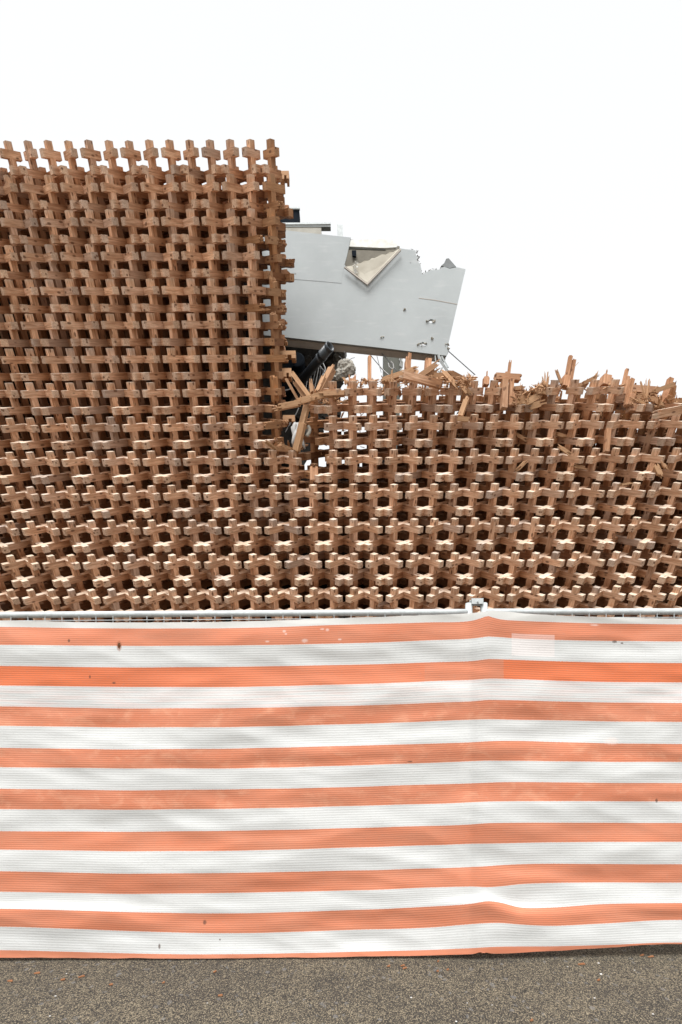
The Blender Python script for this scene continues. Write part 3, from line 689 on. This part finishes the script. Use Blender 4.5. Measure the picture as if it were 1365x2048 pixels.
# unaccountable small splinters
m=MB(); r=random.Random(77)
def scatter(n,x0,x1,yf,sp,Y0_=8.4,Y1_=9.5,ln=(4,17)):
    for q in range(int(n*1.8)):
        x=r.uniform(x0,x1); Y=r.uniform(Y0_,Y1_); y=yf(x)+r.uniform(-sp,sp); a=at(x,y,Y); an=r.uniform(0,PI) if r.random()<.75 else r.uniform(1.2,1.9)
        l=r.uniform(*ln); b=at(x+l*math.cos(an),y-l*math.sin(an)*.6,Y+r.uniform(-.12,.12)); d=(b-a).normalized(); u=d.orthogonal().normalized(); v=d.cross(u)
        t=r.uniform(.005,.022); add_bar(m,a,b,u,v,t*r.uniform(1,2.4),t,r.random(),0,r.choice((0,.3)),.3,5000+q)
scatter(70,845,945,lambda x:762,7); scatter(30,765,850,lambda x:764,6); scatter(50,905,950,lambda x:772,10)
scatter(90,1025,1092,lambda x:803-(x-1025)*.42,7); scatter(34,1100,1240,lambda x:775,7,8.6,9.5); scatter(55,1265,1340,lambda x:806,9)
scatter(20,1335,1380,lambda x:803,6); scatter(40,600,690,lambda x:800,9,8.5,9.3); scatter(16,540,620,lambda x:897,6,8.5,9.2)
scatter(150,640,1360,lambda x:r.uniform(790,930),4,8.75,9.6,(4,12)); scatter(20,690,760,lambda x:766,4); scatter(60,690,900,lambda x:782,9,8.9,9.6,(6,20)); scatter(25,985,1045,lambda x:780,8,8.6,9.2)
tag(m.build('wood_splinters',FRESH),'fine orange wood splinters littering the broken top of the lattice','splinters',None,'stuff')

# ------------------------------------------------------------------ site fence
YF=3.08
def fence(name,label,xa,xb,ypa,ypb,side):
    e=empty(name,at((xa+xb)/2,1916,YF)); e.location.z=0
    tag(e,label,'fence')
    a,b=at(xa,ypa,YF),at(xb,ypb,YF)
    m=MB(); n=24; m.tube([a+(b-a)*(q/n) for q in range(n+1)],.0185,14); m.build('top_rail',GALV,e,smooth=True)
    m=MB(); a2,b2=Vector((a.x,YF,.17)),Vector((b.x,YF,.17)); m.tube([a2,b2],.0185,10); m.build('bottom_rail',GALV,e,smooth=True)
    for px_,s in ((xa,0),(xb,1)):
        p=(a,b)[s]; m=MB(); top=.052 if (s==side) else .0
        m.tube([Vector((p.x,YF,.03)),Vector((p.x,YF,p.z+top-.003)),Vector((p.x,YF,p.z+top))],[.0205,.0205,.017],16); m.build('post',GALV,e,smooth=True)
    m=MB(); x=a.x+.035
    off=at(22,1240,YF-.012).x
    k0=math.ceil((a.x-off)/.0985)
    k=k0
    while off+k*.0985<b.x:
        X=off+k*.0985; f=(X-a.x)/(b.x-a.x); z=a.z+(b.z-a.z)*f-.01
        m.tube([Vector((X,YF-.012,.15)),Vector((X,YF-.012,z))],.0021,6); k+=1
    for q in range(8):
        z0=a.z-.037-.235*q; z1=b.z-.037-.235*q; m.tube([Vector((a.x,YF-.016,z0)),Vector((b.x,YF-.016,z1))],.0021,6)
    m.build('wire_mesh',GALV,e)
    return e
fence('site_fence','galvanised wire mesh fence section left of the coupling, behind the striped sheet',-262,938.5,1232,1224.5,1)
fence('site_fence','galvanised wire mesh fence section right of the coupling, behind the striped sheet',968.5,2168,1224.0,1222,0)
m=MB(); a=at(944,1203,YF-.0); b=at(963,1203,YF)
m.box(((a.x+b.x)/2,YF-.024,a.z-.004),(b.x-a.x)/2+.006,.003,.016); m.box(((a.x+b.x)/2,YF+.024,a.z-.004),(b.x-a.x)/2+.006,.003,.016)
c=at(953.5,1204,YF); m.box((c.x,YF,c.z+.009),(b.x-a.x)/2+.004,.024,.0022); m.tube([(c.x,YF-.045,c.z-.006),(c.x,YF+.04,c.z-.006)],.005,8)
tag(m.build('fence_clamp',GALV),'small metal clamp joining the tops of the two fence posts','clamp')

# ------------------------------------------------------------------ striped sheet
cols={ # pixel rows of: top, then start/end of each orange stripe, bottom
-300:(1238,1252,1289,1330,1370,1412,1451,1495,1534,1577,1617,1662,1700,1744,1784,1820,1857,1904,1917),
0:(1241,1254,1290,1332,1371.5,1413,1452,1496,1535,1578,1619,1663,1700,1743,1784,1818,1854,1901,1916),
240:(1245,1257,1292,1335,1374,1417,1455,1499,1537,1581,1620,1664,1703,1747.5,1788,1824,1862,1907,1917),
480:(1243,1256,1291,1333.5,1374,1416,1454,1497,1537,1579,1618,1662,1702,1746,1786,1827,1867,1909,1917),
720:(1235,1248.5,1286,1329,1368,1411,1448,1491.5,1531,1574,1612,1656,1695,1741,1781,1820,1860,1904,1914),
860:(1230,1245,1281,1325,1363,1406,1443,1487.5,1526,1569,1608,1652,1691,1737.5,1776,1814,1856,1900.5,1911.5),
945:(1226,1241,1277,1322,1360,1403,1440,1485,1523,1567,1605,1649,1688,1734.5,1774,1808,1849,1897,1909),
976:(1222,1231.5,1273,1318,1357.5,1400,1439,1483,1522,1566,1604,1647,1688,1733,1775,1803,1847,1895,1908),
1000:(1222,1238.5,1274.5,1318.5,1357.5,1400,1439,1482,1522,1565,1603.5,1646.5,1687.5,1731,1773.5,1805.5,1846.5,1894,1908),
1040:(1226.5,1242,1278,1320.5,1359,1401,1440,1482,1522,1564.5,1603,1646,1686.5,1729,1769,1815,1849.5,1893.5,1906),
1100:(1230,1244,1280,1322.5,1361.5,1403,1441,1484,1523,1565,1603,1646,1685.5,1728,1766.5,1815.5,1852,1893,1902.5),
1200:(1234,1247,1282,1325,1364,1405,1443,1486.5,1524,1566,1603,1646,1684.5,1728.5,1765.5,1809,1848,1891,1897),
1335:(1237,1248.5,1283,1326,1365,1406,1444,1488,1524,1566,1603,1646,1684,1729,1766,1807,1841,1886,1889),
1700:(1236,1249,1284,1326,1364,1407,1445,1488,1525,1566,1603,1645,1684,1727,1765,1808,1846,1888,1896)}
xs=sorted(cols)
def colat(x):
    x=max(xs[0],min(xs[-1],x)); i=max(q for q in range(len(xs)-1) if xs[q]<=x)
    x1,x2=xs[i],xs[i+1]; x0=xs[max(i-1,0)]; x3=xs[min(i+2,len(xs)-1)]; t=(x-x1)/(x2-x1); out=[]
    for q in range(19):
        p0,p1,p2,p3=(cols[k][q] for k in (x0,x1,x2,x3))
        m1=((p2-p1)/(x2-x1)+((p1-p0)/(x1-x0) if x1>x0 else (p2-p1)/(x2-x1)))/2*(x2-x1); m2=((p2-p1)/(x2-x1)+((p3-p2)/(x3-x2) if x3>x2 else (p2-p1)/(x2-x1)))/2*(x2-x1)
        if abs(x1-976)<1 and q<4: m1=(p2-p1)
        if abs(x2-976)<1 and q<4: m2=(p2-p1)
        out.append(p1*(2*t**3-3*t*t+1)+m1*(t**3-2*t*t+t)+p2*(-2*t**3+3*t*t)+m2*(t**3-t*t))
    return out
def gauss(x,s): return math.exp(-.5*(x/s)**2)
def depth(x,y):
    n=noise.noise(Vector((x*.004,y*.013,1.3)))*.020+noise.noise(Vector((x*.012,y*.035,5.)))*.006+abs(noise.noise(Vector((x*.006+y*.004,y*.02-x*.003,15.))))*.012
    d=-.028+n
    d-=.022*gauss(x-973,22)*(.35+.65*gauss(y-1240,120))                       # drawn over the post
    d-=.016*gauss(x-940,9)*gauss(y-1500,500)
    # fold hooked near the foot
    fy=1797+ (0 if x<976 else min(22,(x-976)*.36)) - (976-x)*-.0 + (0 if x>976 else -(976-x)*-.06)
    amp=gauss(x-1010,95) 
    d-=.055*amp*(1/(1+math.exp(-(y-fy)/5.)))*gauss(max(0,y-fy),60)
    # long horizontal sag crease at left foot and mid height
    d-=.028*(1/(1+math.exp(-(y-(1812+(x*.012)))/4.)))*gauss(max(0,y-1815),45)*max(0,1-x/520.)
    cy=1545-.042*x; d-=.010*(1/(1+math.exp((y-cy)/3.5)))*gauss(max(0,cy-y),26)*gauss(x-560,330)
    d-=.012*(1/(1+math.exp((y-(1825))/4.)))*gauss(max(0,1825-y),18)*max(0,min(1,(x-1150)/120.))
    # hem leans out
    d-=.02*max(0,(y-1840)/75.)
    return YF-.03+d
X=[x for x in range(-300,1701,6)]; V=[];F=[];UVs=[];ids=[]
SUB=8; rows=18*SUB+1
for ci,x in enumerate(X):
    c=colat(x)
    for rI in range(rows):
        b=min(rI//SUB,17); t=(rI-b*SUB)/SUB; y=c[b]+(c[b+1]-c[b])*t
        if rI==0: y+=.7*noise.noise(Vector((x*.05,0,0)))
        if rI==rows-1: y+=1.6*noise.noise(Vector((x*.02,3,0)))-4.5*gauss(x-964,7)
        y+=0.8*noise.noise(Vector((x*.01,y*.004,9)))
        V.append(at(x,y,depth(x,y))); UVs.append((x,b+t))
for ci in range(len(X)-1):
    for rI in range(rows-1):
        q=ci*rows+rI; F.append((q,q+rows,q+rows+1,q+1))
def sheet_material():
    g=NG('striped_knit_sheet'); uv=g.attr('gc',True); sp=g.n('ShaderNodeSeparateXYZ'); g.l(uv,sp.inputs[0]); x,v=sp.outputs[0],sp.outputs[1]
    # ragged stitched boundary between stripes
    rg=g.noise(g.vm('MULTIPLY',uv,(.45,.0,1)),1.,1); vv=g.mth('ADD',v,g.mth('MULTIPLY',g.mth('SUBTRACT',rg,.5),.06))
    fr=g.mth('FRACT',g.mth('MULTIPLY',vv,.5)); isor=g.mth('GREATER_THAN',fr,.5)
    big=g.noise(g.vm('MULTIPLY',uv,(.006,1.1,1)),1.,4,.6)
    bl=g.noise(g.vm('MULTIPLY',uv,(.022,1.3,1)),1.,4,.65,.5)
    thr=g.noise(g.vm('MULTIPLY',uv,(.022,34,1)),1.,2,.6)                         # long flattened thread noise
    fine=g.noise(g.vm('MULTIPLY',uv,(.5,22,1)),1.,2,.7)
    lines=g.ramp(g.mth('SINE',g.mth('MULTIPLY',v,2*PI*9)),-.2,.95,0,1)
    wob=g.mth('MULTIPLY',lines,g.ramp(thr,.3,.65,.35,1.))
    # band number for stronger second stripe
    b2=g.mth('MULTIPLY',g.mth('GREATER_THAN',v,2.95),g.mth('LESS_THAN',v,4.05))
    side=g.mth('MAXIMUM',g.ramp(x,150,600,1,.35),g.mth('GREATER_THAN',x,1008))
    side=g.mth('MULTIPLY',side,g.mth('SUBTRACT',1.,g.mth('MULTIPLY',g.mth('GREATER_THAN',x,850),g.mth('LESS_THAN',x,1008))))
    viv=g.mth('MULTIPLY',b2,side)
    org=g.mix(g.ramp(big,.3,.7),(.70,.24,.13),(.69,.285,.175))
    org=g.mix(viv,org,(.78,.205,.085))
    bm=g.mth('MULTIPLY',g.ramp(bl,.5,.72,0,.7),g.mth('MULTIPLY',g.mth('GREATER_THAN',v,4.9),g.mth('LESS_THAN',v,10.2)))
    org=g.mix(bm,org,(.84,.42,.27))
    org=g.mix(g.mth('MULTIPLY',wob,.72),org,(.44,.15,.08))
    wl=g.ramp(g.mth('SINE',g.mth('MULTIPLY',v,2*PI*9)),.2,1.,0,.22)
    wht=g.mix(g.mth('MULTIPLY',wl,g.ramp(thr,.35,.65,.2,1)),(.68,.69,.68),(.54,.545,.53))
    wht=g.mix(g.ramp(thr,.54,.74,0,.4),wht,(.42,.43,.41))
    pk=g.mth('MULTIPLY',g.mth('MULTIPLY',g.mth('GREATER_THAN',v,4.),g.mth('LESS_THAN',v,5.)),g.ramp(g.noise(g.vm('MULTIPLY',uv,(.01,9,1)),1.,3),.42,.6,0,.35))
    wht=g.mix(pk,wht,(.80,.55,.50))
    wht=g.mix(g.ramp(big,.5,.75,0,.3),wht,(.62,.635,.615))
    hem=g.mth('LESS_THAN',v,.95); wht=g.mix(g.mth('MULTIPLY',hem,.5),wht,(.62,.60,.55))
    c=g.mix(isor,wht,org)
    # pale rectangle where the sheet is doubled
    rect=g.mth('MULTIPLY',g.mth('MULTIPLY',g.mth('GREATER_THAN',x,1024),g.mth('LESS_THAN',x,1110)),g.mth('MULTIPLY',g.mth('GREATER_THAN',v,1.72),g.mth('LESS_THAN',v,2.8)))
    c=g.mix(g.mth('MULTIPLY',rect,.35),c,(.92,.80,.77))
    wv=g.noise(g.vm('MULTIPLY',uv,(.8,58,1)),1.,2,.7); c=g.mix(g.ramp(wv,.52,.7,0,.35),c,g.mix(isor,(.40,.40,.385),(.45,.14,.075)))
    fl=g.noise(g.vm('MULTIPLY',uv,(.16,26,1)),1.,2,.8); c=g.mix(g.ramp(fl,.60,.70,0,.4),c,(.33,.31,.28)); sp1=g.ramp(fine,.66,.78,0,.45); c=g.mix(sp1,c,(.30,.22,.18))
    def ell(cx,cv,rx,rv,wob=.5):
        a=g.vm('SUBTRACT',uv,(cx,cv,0)); a=g.vm('MULTIPLY',a,(1/rx,1/rv,0)); ln=g.n('ShaderNodeVectorMath',operation='LENGTH'); g.l(a,ln.inputs[0])
        return g.mth('ADD',ln.outputs['Value'],g.mth('MULTIPLY',g.mth('SUBTRACT',g.noise(uv,.6,3),.5),wob*2))
    for cx,cv,rx,rv in ((410,15.45,4,.13),(319,16.65,2.6,.13),(138,1.72,3,.10),(1230,2.03,5,.08),(180,3.5,2,.1),(228,3.8,4,.06),(1314,9.95,3,.12),(440,16.3,2,.05),(820,7.9,6,.04),(1245,2.1,3,.04)):
        e=ell(cx,cv,rx,rv); c=g.mix(g.ramp(e,.6,1.1,.75,0),c,(.10,.06,.045))
    for cx,cv,rx,rv in ((610,1.8,7,.12),(569,1.25,4,.08),(572,1.4,3,.06),(645,1.2,5,.05),(680,1.78,4,.06),(535,1.8,5,.06),(1224,6.9,16,.2),(1190,1.1,9,.06),(655,1.25,4,.09)):
        e=ell(cx,cv,rx,rv); c=g.mix(g.ramp(e,.5,1.1,.5,0),c,(.86,.72,.66))
    hole=g.mth('LESS_THAN',ell(238.5,1.98,3.6,.19,.35),.85)
    c=g.mix(g.ramp(ell(238.5,1.98,5,.26,.35),.85,1.2,.6,0),c,(.33,.12,.06))
    g.col(c); g.b.inputs['Roughness'].default_value=.7
    tr=g.n('ShaderNodeBsdfTranslucent'); g.l(c,tr.inputs[0]); ms=g.n('ShaderNodeMixShader'); ms.inputs[0].default_value=.12
    g.l(g.b.outputs[0],ms.inputs[1]); g.l(tr.outputs[0],ms.inputs[2])
    tp=g.n('ShaderNodeBsdfTransparent'); m2=g.n('ShaderNodeMixShader'); g.l(hole,m2.inputs[0]); g.l(ms.outputs[0],m2.inputs[1]); g.l(tp.outputs[0],m2.inputs[2]); g.l(m2.outputs[0],g.out.inputs[0])
    g.bump(g.mth('ADD',g.mth('MULTIPLY',lines,-.8),fine),.35,.0016)
    return g.m
m=MB(); m.add(V,F,[(a,b,0) for a,b in UVs]); so_=m.build('striped_sheet',sheet_material(),smooth=True)
tag(so_,'orange and white striped knitted sheet covering the whole site fence, folded near its foot','sheet')

# ------------------------------------------------------------------ chips and pebbles on the ground
def onground(px,py):
    d=at(px,py,1.)-CP; return CP+d*(-CAMZ/d.z)
CHIP=plain('orange_wood_chip',(.36,.17,.08),(.25,.11,.05),30); PEB=plain('pale_pebble',(.62,.61,.58),(.45,.44,.42),40)
r=random.Random(9)
for (x,y,l,an) in ((74,1949,11,.1),(163,1956,12,.5),(20,1965,12,-.3),(126,1962,8,.2),(222,1972,7,0),(441,1994,9,-.1),(430,1946,6,.9),(327,1968,5,.3),(806,1934,8,.1),(810,1939,9,.4),(877,1925,5,.8),(876,1945,4,.3),(896,1942,4,.4),(1164,1931,14,0),(1198,1963,6,.4),(1303,1916,12,.1),(1285,1913,9,.3),(1064,2044,6,.3),(778,1935,6,.3)):
    p=onground(x,y); m=MB(); L_=l/F_PX*p.y*.5; d=Vector((math.cos(an),math.sin(an),.06)).normalized(); u=Vector((-d.y,d.x,0)).normalized()
    m.box(p+Vector((0,0,.006)),L_,.0028+.0016*r.random(),.0025,(d,u,d.cross(u)))
    m.box(p+Vector((.003,.002,.009)),L_*.6,.002,.002,((d+u*.2).normalized(),u,d.cross(u)))
    tag(m.build('wood_chip',CHIP),'small orange wood chip lying on the asphalt in front of the sheet','wood chip','wood chips on the asphalt')
for (x,y,s) in ((1198,1928,3.2),(1203,1950,4),(1136,1935,2),(823,1997,3),(111,1994,3),(133,1949,2),(1190,1998,3),(1307,2030,3),(1270,1942,2),(415,2008,2.2),(935,2008,2),(100,2034,3),(913,2045,3),(985,2012,2)):
    p=onground(x,y); m=MB(); rock(m,p+Vector((0,0,.003)),s/F_PX*p.y*.6,(1.2,1,.6),x,.3,2)
    tag(m.build('pebble',PEB),'small pale pebble lying on the asphalt','pebble','pebbles on the asphalt')
